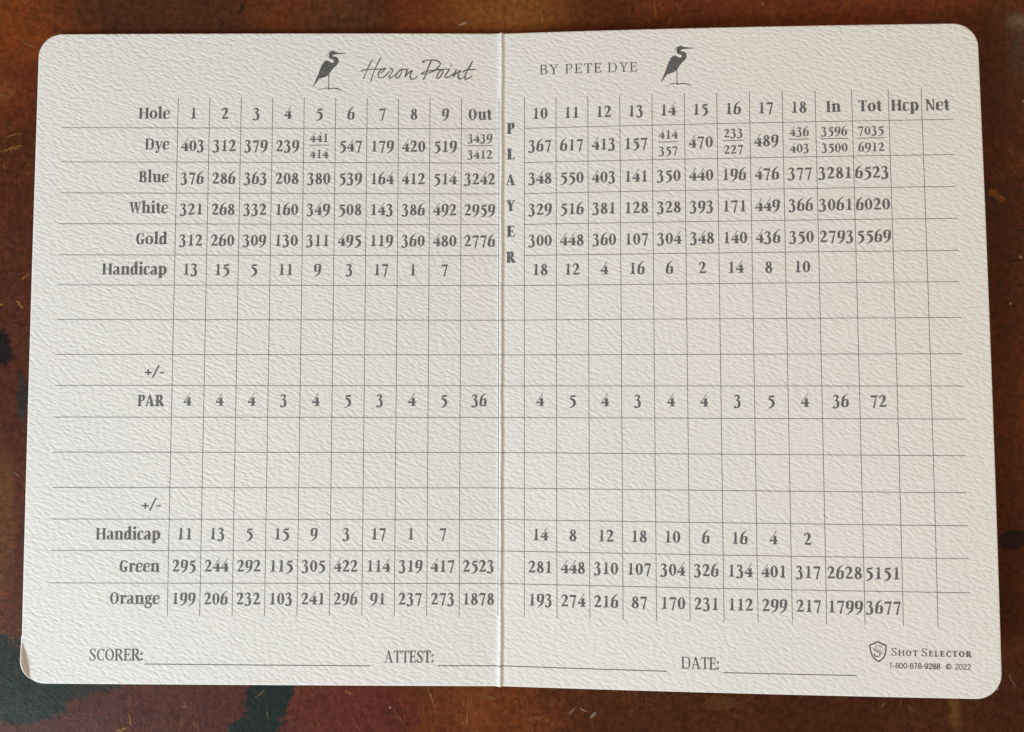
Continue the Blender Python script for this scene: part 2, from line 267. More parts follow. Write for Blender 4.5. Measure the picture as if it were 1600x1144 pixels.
# ------------------------------------------------------------------ type: pen strokes with their own widths
# S stroke [(x, y, width)...], P polygon, R ring; 100 units = height of the capitals
def caps(ch, S, h, sf=True, cond=1.0):
    """adv, shapes"""
    g = []
    st = S / 2.0
    def stem(x, y0=0, y1=97, s0=True, s1=True, w=None):
        w = w or S
        g.append(('P', [(x - w/2, y0), (x + w/2, y0), (x + w/2, y1), (x - w/2, y1)]))
        if sf:
            k = 8.5 - S * 0.10
            if s0: serif(x, y0, w, k, 1)
            if s1: serif(x, y1, w, k, -1)
    def serif(x, y, w, k, d):
        t = h * 0.8
        g.append(('P', [(x - w/2 - k, y), (x + w/2 + k, y), (x + w/2 + k, y + d*t), (x + w/2, y + d*(t + 4)), (x - w/2, y + d*(t + 4)), (x - w/2 - k, y + d*t)][::d]))
    def bar(x0, x1, y, t=None):
        t = t or h
        g.append(('P', [(x0, y - t/2), (x1, y - t/2), (x1, y + t/2), (x0, y + t/2)]))
    def tip(x, y, dy, w=None):     # beak at the end of an arm
        if sf:
            w = w or h
            g.append(('P', [(x - w, y), (x + 1, y), (x + 2, y + dy), (x - 0.5, y + dy)] if dy > 0 else [(x - w, y), (x - 0.5, y + dy), (x + 2, y + dy), (x + 1, y)]))
    def s(*p): g.append(('S', list(p)))
    def ring(cx, cy, rx, ry, ws=None, wt=None): g.append(('R', cx, cy, rx, ry, ws or S, wt or h))
    x1 = 10 + st
    if ch == 'H':
        stem(x1); stem(84 - st); bar(x1, 70, 50); return 94, g
    if ch == 'I':
        stem(x1); return 22 + S, g
    if ch == 'N':
        stem(x1, w=h*1.2, s1=False); g.append(('P', [(6, 97), (6 + S*1.15, 97), (74, 0), (70 - S*0.2, -2)])); stem(70, w=h*1.2, s0=False); return 84, g
    if ch == 'L':
        stem(x1); bar(x1, 56, h/2); tip(56, h*0.5, 22, 9); return 62, g
    if ch == 'T':
        stem(38, s1=False); bar(6, 70, 97 - h/2); tip(70, 97, -24, 9)
        if sf: g.append(('P', [(5, 97), (4, 73), (7, 73), (15, 97)]))
        return 74, g
    if ch == 'E' or ch == 'F':
        stem(x1); bar(x1, 58, 97 - h/2); bar(x1, 48, 50); tip(58, 97, -22, 9)
        if sf: g.append(('P', [(46, 36), (50, 36), (50, 64), (46, 64)][:4]))
        if ch == 'E': bar(x1, 60, h/2); tip(61, 0, 24, 9)
        return 66, g
    if ch in 'DPBR':
        stem(x1, s1=True)
        if ch == 'D':
            s((x1, 97 - h/2, h), (42, 97 - h/2, h), (68, 84, S*.7), (82 - st, 49, S), (68, 13, S*.7), (42, h/2, h), (x1, h/2, h)); return 92, g
        lo = 46 if ch != 'B' else 52
        s((x1, 97 - h/2, h), (36, 97 - h/2, h), (54 - S*.2, 90, S*.75), (64 - st, (97 + lo)/2, S), (54 - S*.2, lo + 8, S*.7), (36, lo + h/2 - 2, h), (x1, lo + h/2 - 2, h))
        if ch == 'P': return 68, g
        if ch == 'B':
            s((x1, 51, h), (40, 51, h), (60 - S*.2, 42, S*.75), (69 - st, 26, S*1.05), (60 - S*.2, 8, S*.75), (40, h/2, h), (x1, h/2, h)); return 74, g
        s((36, 50, S*.5), (50, 28, S), (66, 4, S*.95)); 
        if sf: bar(58, 78, 3, 6)
        return 78, g
    if ch == 'O':
        ring(42, 48.5, 37 - st, 50 - h/2); return 84, g
    if ch == 'C' or ch == 'G':
        s((66, 76, h*1.2), (60, 88, h*1.3), (46, 97 - h*.4, h), (26, 86, S*.72), (6 + st, 49, S), (26, 11, S*.72), (46, h*.4, h), (60, 7, h*1.3), (68, 22, h*.8))
        if sf: g.append(('P', [(65, 70), (69, 70), (69, 99), (66, 99)]))
        if ch == 'G':
            stem(66 - st + 4, 4, 44, s0=False); return 80, g
        return 74, g
    if ch == 'S':
        s((55, 74, h), (52, 88, h*1.4), (36, 97 - h*.3, h), (18, 88, S*.7), (14 + S*.1, 72, S*.9), (26, 57, S), (42, 43, S*1.05), (55 - S*.1, 26, S*.9), (48, 8, S*.65), (32, h*.3, h), (14, 8, h*1.4), (9, 26, h))
        if sf:
            g.append(('P', [(53, 70), (57, 70), (57, 98), (54, 98)])); g.append(('P', [(7, -1), (10, -1), (11, 30), (7, 30)]))
        return 64, g
    if ch == 'A':
        s((10, 0, h*1.1), (38 - S*.1, 96, h*1.1)); g.append(('P', [(30, 98), (44, 98), (74, 0), (74 - S*1.15, 0)]))
        bar(20, 58, 33)
        if sf: bar(0, 22, 3, 6); bar(74 - S*1.15 - 7, 84, 3, 6)
        return 82, g
    if ch == 'Y':
        g.append(('P', [(4, 97), (4 + S*1.15, 97), (38 + st, 46), (38 - st, 46)])); s((66, 97, h*1.1), (38 + st*.4, 44, h*1.2)); stem(38, 0, 50, s1=False)
        if sf: bar(-2, 10 + S*1.15, 94, 6); bar(54, 78, 94, 6)
        return 76, g
    if ch == 'W':
        for a in (0, 40):
            g.append(('P', [(3 + a, 97), (3 + S*1.1 + a, 97), (34 + a + st*.3, 0), (28 + a, 0)]))
            s((31 + a, 2, h), (56 + a - a*.1, 92, h))
        if sf: bar(-4, 12 + S, 94, 6); bar(38, 52 + S, 94, 6); bar(82, 104, 94, 6)
        return 104, g
    if ch == '/':
        s((2, -12, S*.55), (44, 104, S*.55)); return 46, g
    if ch == '+':
        bar(4, 54, 36, S*.6); g.append(('P', [(29 - S*.3, 10), (29 + S*.3, 10), (29 + S*.3, 62), (29 - S*.3, 62)])); return 58, g
    if ch == '-':
        bar(4, 34, 34, S*.6); return 38, g
    if ch == ':':
        r = S*.5 + 2; g.append(('D', 12, r, r)); g.append(('D', 12, 58, r)); return 24, g
    return 40, g

def lower(ch, S, h, sf=True):
    g = []; st = S/2.0; X = 74.0
    def stem(x, y0, y1, foot=True, head=False):
        g.append(('P', [(x - st, y0), (x + st, y0), (x + st, y1), (x - st, y1)]))
        if foot: g.append(('P', [(x - st - 8, y0), (x + st + 8, y0), (x + st + 8, y0 + 5), (x + st, y0 + 9), (x - st, y0 + 9), (x - st - 8, y0 + 5)]))
        if head: g.append(('P', [(x - st - 9, y1 - 9), (x - st, y1 - 13), (x + st, y1 + 2), (x - st - 9, y1 - 5)]))
    def s(*p): g.append(('S', list(p)))
    def bar(x0, x1, y, t): g.append(('P', [(x0, y - t/2), (x1, y - t/2), (x1, y + t/2), (x0, y + t/2)]))
    a = 12 + st
    if ch == 'o': g.append(('R', 35, X/2, 33 - st, X/2 + 1 - h/2, S, h)); return 70, g
    if ch == 'l': stem(a, 0, 112, True, True); return 24 + S - 2, g
    if ch == 'i': stem(a, 0, X, True, True); g.append(('D', a - 1, X + 26, S*.58)); return 22 + S, g
    if ch == 't':
        s((a, 94, h), (a, 60, S), (a, 22, S), (a + 5, 6, S*.7), (a + 16, 4, h), (a + 25, 12, h*.8)); bar(2, a + 24, X - 4, 7)
        g.append(('P', [(2, X - 8), (a, X - 8), (a + 2, 96), (a - 2, 96)])); return 30 + S*.8, g
    if ch == 'e':
        s((52, 42, h), (56, 46, h), (52, 64, S*.55), (36, X - h*.2, h), (18, 62, S*.7), (4 + st, 37, S), (16, 10, S*.8), (36, h*.4, h*1.3), (52, 8, h), (60, 18, h*.7)); bar(14, 56, 41, h*.85); return 63, g
    if ch == 'c':
        s((50, 60, S*.75), (46, 68, h*1.3), (34, X - h*.2, h), (16, 62, S*.7), (4 + st, 37, S), (16, 10, S*.8), (34, h*.4, h*1.3), (48, 8, h), (56, 18, h*.7)); return 58, g
    if ch == 'a':
        s((13, 56, S*.6), (16, 66, h*1.2), (30, X - 2, h), (42, 66, S*.7), (46, 52, S), (46, 22, S), (49, 6, S*.7), (58, 4, h), (66, 12, h*.6))
        s((46, 44, h*.9), (30, 38, h), (14, 26, S*.8), (14, 10, S*.8), (26, 3, h), (38, 10, h), (46, 20, h)); return 66, g
    if ch == 'n':
        stem(a, 0, X, True, True); s((a + st*.5, X - 18, h*.7), (a + st + 9, X - 5, h*1.2), (a + 34, X - 6, S*.6), (a + 40, 52, S), (a + 40, 0, S)); bar(a + 40 - st - 7, a + 40 + st + 8, 3, 6); return a + 40 + st + 10, g
    if ch == 'h':
        stem(a, 0, 112, True, True); s((a + st*.5, X - 18, h*.7), (a + st + 9, X - 5, h*1.2), (a + 34, X - 6, S*.6), (a + 40, 52, S), (a + 40, 0, S)); bar(a + 40 - st - 7, a + 40 + st + 8, 3, 6); return a + 40 + st + 10, g
    if ch == 'r':
        stem(a, 0, X, True, True); s((a + st*.5, X - 20, h*.7), (a + st + 6, X - 6, h*1.2), (a + st + 15, X - 4, S*.45)); g.append(('D', a + st + 17, X - 11, S*.5)); return a + st + 25, g
    if ch == 'u':
        s((a, X, S), (a, 24, S), (a + 5, 7, S*.75), (a + 20, 4, h*1.2), (a + 36, 16, h*.8)); stem(a + 38, 0, X, False, True)
        bar(a + 38, a + 38 + st + 8, 3, 6); bar(2, a, X - 4, 7); return a + 38 + st + 9, g
    if ch == 'd':
        s((50 - st, 60, h), (36, X - 3, h*1.2), (18, 62, S*.75), (5 + st, 37, S), (16, 10, S*.8), (32, h*.5, h*1.2), (50 - st, 14, h)); stem(62 - st, 2, 112, False, True); bar(60, 70, 5, 6); return 71, g
    if ch == 'p':
        stem(a, -30, X, True, True); s((a, 60, h), (a + 16, X - 3, h*1.2), (a + 34, 62, S*.75), (a + 42, 37, S), (a + 34, 10, S*.8), (a + 18, h*.4, h*1.2), (a, 12, h)); return a + 42 + st + 5, g
    if ch == 'y':
        g.append(('P', [(4, X), (4 + S*1.15, X), (40, 4), (32, -8)])); s((60, X - 2, h), (34, -4, h), (26, -22, h*1.2), (14, -27, S*.6)); g.append(('D', 13, -22, S*.42)); bar(-2, 12 + S, X - 3, 6); bar(48, 70, X - 3, 6); return 66, g
    if ch == 'g':
        g.append(('R', 30, 48, 26 - st, 26 - h/2, S*.85, h)); s((46, 66, h), (56, 73, h*1.2), (63, 68, S*.4))
        s((20, 26, h), (11, 17, S*.5), (22, 9, S*.7), (44, 6, S*.75), (56, -6, S*.7), (50, -24, S*.5), (30, -31, h), (10, -25, S*.5), (8, -11, S*.45), (20, 3, h)); return 64, g
    return 40, g

def digit(ch, S, h, sf=True):
    g = []
    def s(*p): g.append(('S', list(p)))
    def P(*p): g.append(('P', list(p)))
    if not sf: return sans_digit(ch, S)
    if ch == '0': g.append(('R', 36, 48, 32 - S/2, 49 - h/2, S, h))
    elif ch == '1':
        P((36 - S/2, 0), (36 + S/2, 0), (36 + S/2, 98), (32, 98)); P((14, 82), (17, 80), (36 - S/2 + 3, 84), (36, 98)); P((13, 0), (59, 0), (59, 5), (48, 9), (24, 9), (13, 5))
    elif ch == '2':
        s((9, 70, h), (15, 86, h*1.6), (30, 95, S*.5), (46, 86, S*.95), (50, 68, S), (40, 46, S*.7), (24, 24, h*1.3), (10, 6, h*1.1)); P((7, 0), (62, 0), (67, 22), (62, 22), (58, 16), (20, 16))
    elif ch == '3':
        s((10, 78, h), (18, 91, h*1.5), (31, 95, S*.5), (45, 84, S*.9), (42, 66, S*.6), (24, 52, h)); s((24, 52, h), (44, 47, S*.7), (54 - S*.2, 26, S*1.02), (46, 2, S*.8), (28, -9, h*1.4), (10, -8, S*.5)); g.append(('D', 12, -3, S*.42))
    elif ch == '4':
        s((60, 113, h*.7), (34, 70, h*.9), (4, 33, h*.9)); P((2, 24), (71, 24), (69, 37), (4, 37)); P((36, 0), (37 + S, 0), (37 + S, 76), (36, 64)); P((26, 0), (68, 0), (68, 5), (58, 8), (36, 8), (26, 5))
    elif ch == '5':
        P((20, 75), (60, 79), (65, 99), (61, 99), (57, 94), (24, 93)); s((23, 88, h*1.1), (18, 60, h*1.1)); s((14, 58, h*.6), (30, 60, S*.75), (50, 45, S*.95), (54, 22, S), (42, 2, S*.7), (26, -9, h*1.3), (8, -13, h*.9))
    elif ch == '6':
        s((61, 111, h*.7), (42, 98, h*1.4), (22, 74, S*.8), (5 + S/2, 40, S*.98), (14, 12, S*.85), (34, 1, h*1.2), (54, 10, S*.75), (66 - S/2, 30, S), (56, 54, S*.75), (40, 60, h*1.2), (24, 50, h*.8))
    elif ch == '7':
        P((7, 80), (56, 79), (66, 97), (12, 97), (8, 92), (7, 72), (10, 72)); s((60, 92, h*1.1), (46, 50, S*.5), (32, -10, S*.62))
    elif ch == '8':
        g.append(('R', 36, 73, 25 - S*.42, 24 - h/2, S*.8, h)); g.append(('R', 36, 25, 31 - S/2, 27 - h/2, S*.95, h*1.1)); s((22, 66, S*.5), (36, 50, S*.85), (50, 34, S*.5))
    elif ch == '9':
        s((9, -14, h*.7), (28, -3, h*1.4), (50, 20, S*.8), (67 - S/2, 54, S*.98), (58, 84, S*.85), (38, 95, h*1.2), (18, 86, S*.75), (6 + S/2, 64, S), (16, 42, S*.75), (32, 35, h*1.2), (48, 44, h*.8))
    return 72, g

def sans_digit(ch, S):
    g = []
    def s(*p): g.append(('S', [(a, b, S) for a, b in p]))
    if ch == '0': g.append(('R', 28, 48, 22, 44, S, S))
    elif ch == '1': s((32, 0), (32, 97)); s((12, 76), (26, 82), (33, 97)); return 56, g
    elif ch == '2': s((8, 68), (14, 86), (30, 92), (46, 82), (46, 62), (28, 36), (10, 14), (8, 6)); s((6, 6), (52, 6))
    elif ch == '7': s((6, 91), (52, 91)); s((50, 90), (32, 52), (22, 0))
    elif ch == '8': g.append(('R', 28, 70, 18, 22, S, S)); g.append(('R', 28, 26, 22, 22, S, S))
    elif ch == '9': g.append(('R', 28, 64, 21, 28, S, S)); s((49, 66), (48, 30), (38, 8), (24, 5), (10, 18))
    elif ch == '-': g.append(('P', [(4, 32), (30, 32), (30, 42), (4, 42)])); return 34, g
    elif ch == 'c': g.append(('R', 44, 48, 38, 44, S*.6, S*.6)); s((60, 66), (44, 74), (28, 64), (24, 48), (28, 32), (44, 22), (60, 30)); return 88, g
    elif ch == ' ': return 40, g
    return 56, g

def sample(pts, sub):
    if len(pts) == 2:
        return pts
    out = []
    n = len(pts)
    for i in range(n - 1):
        p0 = pts[max(i - 1, 0)]; p1 = pts[i]; p2 = pts[i + 1]; p3 = pts[min(i + 2, n - 1)]
        for k in range(sub):
            t = k / sub
            out.append(tuple(0.5 * (2*b + (c - a)*t + (2*a - 5*b + 4*c - d)*t*t + (3*b - a - 3*c + d)*t**3) for a, b, c, d in zip(p0, p1, p2, p3)))
    out.append(pts[-1])
    return out

class Ink:
    """collects flat shapes in card millimetres and lays them on the card"""
    def __init__(s): s.v = []; s.f = []; s.k = 0; s.base = 0.000016
    def put(s, ring):
        s.k += 1
    def _v(s, x, y):
        s.v.append(surf(x * 1e-3, y * 1e-3, s.base + s.k * 0.0000022)); return len(s.v) - 1
    def poly(s, pts):
        a = sum(p[0]*q[1] - q[0]*p[1] for p, q in zip(pts, pts[1:] + pts[:1]))
        if a < 0: pts = pts[::-1]
        s.f.append([s._v(*p) for p in pts]); s.k += 1
    def strip(s, L, R, closed=False):
        a = [s._v(*p) for p in L]; b = [s._v(*p) for p in R]
        n = len(a)
        for i in range(n if closed else n - 1):
            j = (i + 1) % n
            s.f.append([b[i], b[j], a[j], a[i]])
        s.k += 1
    def stroke(s, pts, sub=5, round_ends=False):
        q = sample(pts, sub)
        L = []; R = []
        for i, (x, y, w) in enumerate(q):
            a = q[max(i - 1, 0)]; b = q[min(i + 1, len(q) - 1)]
            dx, dy = b[0] - a[0], b[1] - a[1]; l = math.hypot(dx, dy) or 1
            nx, ny = -dy / l * w / 2, dx / l * w / 2
            L.append((x + nx, y + ny)); R.append((x - nx, y - ny))
        s.strip(L, R)
        if round_ends:
            for e in (q[0], q[-1]): s.disc(e[0], e[1], e[2] / 2)
    def disc(s, x, y, r, n=12):
        s.poly([(x + r*math.cos(2*math.pi*i/n), y + r*math.sin(2*math.pi*i/n)) for i in range(n)])
    def shape(s, g, fx, fy, ox, oy, rnd=False):
        """g in glyph units; fx fy = mm per unit"""
        def m(x, y): return (ox + x*fx, oy + y*fy)
        k = g[0]
        if k == 'P': s.poly([m(*p) for p in g[1]])
        elif k == 'D':
            n = 12; s.poly([m(g[1] + g[3]*math.cos(2*math.pi*i/n), g[2] + g[3]*math.sin(2*math.pi*i/n)) for i in range(n)])
        elif k == 'R':
            _, cx, cy, rx, ry, ws, wt = g
            n = 28; L = []; R = []
            for i in range(n):
                t = 2*math.pi*i/n; c, q = math.cos(t), math.sin(t)
                w = wt + (ws - wt)*abs(c)**1.6
                L.append(m(cx + (rx - w/2)*c, cy + (ry - w/2)*q)); R.append(m(cx + (rx + w/2)*c, cy + (ry + w/2)*q))
            s.strip(L, R, True)
        else:
            q = sample(g[1], 5); L = []; R = []
            for i, (x, y, w) in enumerate(q):
                a = q[max(i - 1, 0)]; b = q[min(i + 1, len(q) - 1)]
                dx, dy = b[0] - a[0], b[1] - a[1]; l = math.hypot(dx, dy) or 1
                nx, ny = -dy/l*w/2, dx/l*w/2
                L.append(m(x + nx, y + ny)); R.append(m(x - nx, y - ny))
            s.strip(L, R)
    def line(s, x0, y0, x1, y1, w, step=1.0):
        """a ruled line, cut finely where it climbs the crease"""
        l = math.hypot(x1 - x0, y1 - y0); ts = [0.0]
        n = max(2, int(l / step)); ts = [i/n for i in range(n + 1)]
        if (x0 < 2 and x1 > -2) and abs(x1 - x0) > 1:
            lo = max(0, (-2 - x0)/(x1 - x0)); hi = min(1, (2 - x0)/(x1 - x0))
            ts = sorted(set([round(t, 6) for t in ts] + [round(lo + (hi - lo)*i/48, 6) for i in range(49)]))
        nx, ny = -(y1 - y0)/l*w/2, (x1 - x0)/l*w/2
        s.strip([(x0 + (x1 - x0)*t + nx, y0 + (y1 - y0)*t + ny) for t in ts], [(x0 + (x1 - x0)*t - nx, y0 + (y1 - y0)*t - ny) for t in ts])
    def done(s, name, mat, parent, label=None):
        return mesh_obj(name, s.v, s.f, mat, parent, label=label)

def glyphs(text, S, h, sf, track=0.0, small=None):
    out = []; x = 0.0
    for ch in text:
        if ch == ' ':
            x += 34 + track; continue
        sc = 1.0
        if ch.isdigit() or (not sf and ch in '-c'): a, g = digit(ch, S, h, sf)
        elif ch.islower() and small: a, g = caps(ch.upper(), S / small, h / small * 0.9, sf); sc = small
        elif ch.islower(): a, g = lower(ch, S, h, sf)
        else: a, g = caps(ch, S, h, sf)
        out.append((x, sc, g)); x += a*sc + track
    return x - track, out

def text(ink, txt, x0, y0, cap, width=None, x1=None, y1=None, S=22, h=6, sf=True, track=0.0, small=None, just='l'):
    """cap = height of capitals in mm; width fits the run; y1 = baseline height at the far end"""
    w, gl = glyphs(txt, S, h, sf, track, small)
    fy = cap / 98.0
    fx = width / w if width else fy
    W = w*fx
    if just == 'c': x0 -= W/2
    if just == 'r': x0 -= W
    for (x, sc, g) in gl:
        yy = y0 + ((y1 - y0)*x/w if y1 is not None else 0)
        for sh in g: ink.shape(sh, fx*sc, fy*sc, x0 + x*fx, yy)

# ------------------------------------------------------------------ the table
paper = make_paper()
ink_bold = make_ink('grey_ink', (0.122, 0.121, 0.125), 0.13)
ink_line = make_ink('line_ink', (0.135, 0.131, 0.130), 0.1)
ink_pale = make_ink('emblem_ink', (0.105, 0.108, 0.105), 0.22)
ink_small = make_ink('small_print_ink', (0.12, 0.10, 0.085), 0.2)
hide = make_table()

def slab(name, x0, x1, y0, y1, z1, th, mat):
    r = 0.004
    v = [(x0 + r, y0 + r, z1), (x1 - r, y0 + r, z1), (x1 - r, y1 - r, z1), (x0 + r, y1 - r, z1),
         (x0, y0, z1 - r), (x1, y0, z1 - r), (x1, y1, z1 - r), (x0, y1, z1 - r),
         (x0, y0, z1 - th), (x1, y0, z1 - th), (x1, y1, z1 - th), (x0, y1, z1 - th)]
    f = [(0, 1, 2, 3), (11, 10, 9, 8)]
    for a in (0, 4):
        for i in range(4):
            j = (i + 1) % 4
            f.append((a + j, a + i, a + 4 + i, a + 4 + j))
    return mesh_obj(name, v, f, mat)
table = slab('table_top', -0.45, 0.45, -0.35, 0.35, Z_TABLE, 0.03, hide)
table['kind'] = 'structure'
table['label'] = 'worn reddish brown table top with dark green stains and golden scratches'

# ------------------------------------------------------------------ the card itself
card = bpy.data.objects.new('golf_scorecard', None)
card.empty_display_size = 0.02
COL.objects.link(card)
card['label'] = 'open cream textured paper golf scorecard with centre fold lying on the brown table'
card['category'] = 'scorecard'

def outline_dist(x, y):
    """distance to the rounded outline, inside positive"""
    yt, yb = y_top(x), y_bot(x)
    dx = min(x - XL, XR - x); dy = min(yt - y, y - yb)
    if dx < RC and dy < RC:
        return RC - math.hypot(RC - dx, RC - dy)
    return min(dx, dy)

def build_card():
    EDGE = 0.00030
    fr = [0, .03, .1, .22, .4, .62, 1.0]
    es = [EDGE * e for e in (0, .1, .3, .6, 1.0, 1.8)]
    # columns: fractions of the way from the crease to the side
    us = []
    W = 0.1011
    xs = [0.0]; x = 0.0
    while x < 0.0015: x += 0.00005; xs.append(x)
    while x < 0.0925: x += 0.0015; xs.append(x)
    while x < W - 0.0009: x += 0.00035; xs.append(x)
    us = [v / W for v in xs if v < W - 0.0006] + [1 - e / W for e in es[::-1]]
    vs = []                                # rows: distance from the top edge
    H = 0.1405; y = 0.0
    rows = [e for e in es]
    y = 0.0007
    while y < 0.0062: rows.append(y); y += 0.00022
    while y < H - 0.012: rows.append(y); y += 0.0008
    while y < H - 0.0007: rows.append(y); y += 0.00022
    rows += [H - e for e in es[::-1]]
    vsn = [r / H for r in rows]
    cols = [-u for u in us[::-1]] + us[1:]
    V = []; F = []; base = []
    nc = len(cols); nr = len(vsn)
    def pos(u, v):
        xe = u * (W)
        # side limits pulled in inside the rounded corners
        yt, yb = y_top(xe), y_bot(xe)
        y = yt + (yb - yt) * v
        dv = min(v, 1 - v) * H
        inset = RC - math.sqrt(max(0.0, RC*RC - (RC - dv)**2)) if dv < RC else 0.0
        lim = (XR if u > 0 else -XL) - inset
        return u * lim, y
    for v in vsn:
        for u in cols:
            x, y = pos(u, v)
            d = max(0.0, outline_dist(x, y))
            drop = 0.0
            if d < EDGE: drop = EDGE * (1 - math.sqrt(max(0.0, 1 - (1 - d/EDGE)**2)))
            V.append(surf(x, y, -drop)); base.append((x, y, 0))
    for j in range(nr - 1):
        for i in range(nc - 1):
            a = j*nc + i
            F.append((a, a + nc, a + nc + 1, a + 1))
    # rim and underside
    rim = [i for i in range(nc)] + [j*nc + nc - 1 for j in range(1, nr)] + [(nr - 1)*nc + i for i in range(nc - 2, -1, -1)] + [j*nc for j in range(nr - 2, 0, -1)]
    n1 = len(V)
    for k in rim: V.append(V[k])
    n0 = len(V)
    for k in rim:
        x, y, z = V[k]
        gx, gy, gz = base[k]
        d = (gx - FA[0]) * FN[0] + (gy - FA[1]) * FN[1]
        if d > 0 and gx < -0.09 and gy < -0.05:
            V.append((x + FN[0] * THICK * 0.8, y + FN[1] * THICK * 0.8, z - THICK * 0.45))
        else: V.append((x, y, z - THICK))
    n = len(rim)
    for k in range(n):
        l = (k + 1) % n
        F.append((n1 + k, n1 + l, n0 + l, n0 + k))
    o = mesh_obj('card_sheet', V, F, paper, card, smooth=True)
    # underside sheet
    U = []; G = []
    xs2 = [-0.0955 + 0.191 * i / 40 for i in range(41)]
    return o
build_card()

# ------------------------------------------------------------------ ruled lines
LX = [-70.307 + 6.8554*i for i in range(10)]
RX = [5.144 + 6.8534*i for i in range(10)] + [74.410, 81.969, 88.769]
RY = [49.384, 41.839, 35.025, 28.284, 21.503, 14.970, 7.501, 0.0, -6.647, -13.418, -20.880, -28.397, -35.059, -41.674, -48.489]
YTOP, YBOT = 56.16, -55.30
LW = 0.13
rl = random.Random(4)
for x in LX + [-0.40] + RX:
    k = Ink(); k.base = 0.000012; k.line(x, YTOP + rl.uniform(-.08, .08), x, YBOT + rl.uniform(-.1, .1), LW); k.done('vertical_line', ink_line, card)
for i, y in enumerate(RY):
    spans = ((-95.34, -0.40), (RX[0], 95.165)) if i < 5 else ((-95.34, 95.165),)
    for a, b in spans:
        k = Ink(); k.base = 0.000018; k.line(a, y, b, y, LW); k.done('horizontal_line', ink_line, card)
for (x0, y0, x1, y1) in ((-74.95, -65.36, -27.34, -65.62), (-13.06, -65.56, 34.57, -65.60), (46.02, -65.55, 72.59, -65.42)):
    k = Ink(); k.base = 0.0000125; k.line(x0, y0, x1, y1, 0.19); k.done('signature_line', ink_line, card)

# ------------------------------------------------------------------ numbers
LEFT = {
    0: '1 2 3 4 5 6 7 8 9 Out', 1: '403 312 379 239 441/414 547 179 420 519 3439/3412',
    2: '376 286 363 208 380 539 164 412 514 3242', 3: '321 268 332 160 349 508 143 386 492 2959',
    4: '312 260 309 130 311 495 119 360 480 2776', 5: '13 15 5 11 9 3 17 1 7',
    9: '4 4 4 3 4 5 3 4 5 36', 13: '11 13 5 15 9 3 17 1 7',
    14: '295 244 292 115 305 422 114 319 417 2523', 15: '199 206 232 103 241 296 91 237 273 1878'}
RIGHT = {
    0: '10 11 12 13 14 15 16 17 18 In Tot Hcp Net', 1: '367 617 413 157 414/357 470 233/227 489 436/403 3596/3500 7035/6912',
    2: '348 550 403 141 350 440 196 476 377 3281 6523', 3: '329 516 381 128 328 393 171 449 366 3061 6020',
    4: '300 448 360 107 304 348 140 436 350 2793 5569', 5: '18 12 4 16 6 2 14 8 10',
    9: '4 5 4 3 4 4 3 5 4 36 72', 13: '14 8 12 18 10 6 16 4 2',
    14: '281 448 310 107 304 326 134 401 317 2628 5151', 15: '193 274 216 87 170 231 112 299 217 1799 3677'}
BASE = {0: 51.42, 1: 44.27, 2: 37.12, 3: 30.32, 4: 23.54, 5: 17.20, 9: -10.96, 13: -39.31, 14: -46.05, 15: -52.90}
CAP = 2.42
lx = LX + [-0.40]
rx = RX + [95.165]
HEADW = {'Out': 5.25, 'In': 3.1, 'Tot': 4.95, 'Hcp': 5.9, 'Net': 5.2}
def cell(txt, cx, by, row):
    if '/' in txt:
        a, b = txt.split('/')
        for part, yy in ((a, 46.36), (b, 42.80)):
            k = Ink(); text(k, part, cx, yy, CAP*.76, S=21, h=7, just='c', width=len(part)*1.38); k.done('printed_number', ink_bold, card)
        w = {3: 4.25, 4: 5.6}[len(a)]
        k = Ink(); k.line(cx - w/2, 45.67, cx + w/2, 45.67, 0.16); k.done('fraction_line', ink_line, card)
        return
    k = Ink()
    if txt[0].isalpha():
        text(k, txt, cx, by, CAP*1.0, width=HEADW[txt], S=23, h=7, just='c'); k.done('printed_word', ink_bold, card)
    else:
        wd = {1: 1.74, 2: 3.48, 3: 5.2, 4: 6.85 if cx < 0 else 7.15}[len(txt)]
        text(k, txt, cx, by, CAP, width=wd, S=22.5, h=7, just='c'); k.done('printed_number', ink_bold, card)
for tab, cols in ((LEFT, lx), (RIGHT, rx)):
    for r, line in tab.items():
        for i, w in enumerate(line.split()):
            cell(w, (cols[i] + cols[i+1])/2 - 0.05, BASE[r], r)

for txt, xa, xb, y in (('Hole', -78.93, -72.05, 51.41), ('Dye', -77.38, -72.05, 44.60), ('Blue', -78.52, -72.03, 37.40), ('White', -80.36, -72.0, 30.63),
        ('Gold', -78.91, -72.0, 23.84), ('Handicap', -85.99, -71.92, 17.23), ('+/-', -76.35, -71.95, -4.70), ('PAR', -77.68, -71.94, -11.07),
        ('+/-', -76.33, -72.05, -33.05), ('Handicap', -85.92, -72.06, -39.37), ('Green', -80.80, -72.08, -46.13), ('Orange', -82.68, -71.97, -52.84)):
    k = Ink(); text(k, txt, xa, y, CAP*1.0 if txt[0] != '+' else CAP*.95, width=xb - xa, S=21, h=6.5); k.done('row_heading', ink_bold, card, 'row heading ' + txt)
for ch, y in zip('PLAYER', (48.26, 42.60, 36.92, 31.25, 25.64, 19.97)):
    k = Ink(); text(k, ch, 2.18, y, 2.42, width=1.95 if ch not in 'AR' else 2.1, S=24, h=7, just='c'); k.done('upright_letter', ink_bold, card)

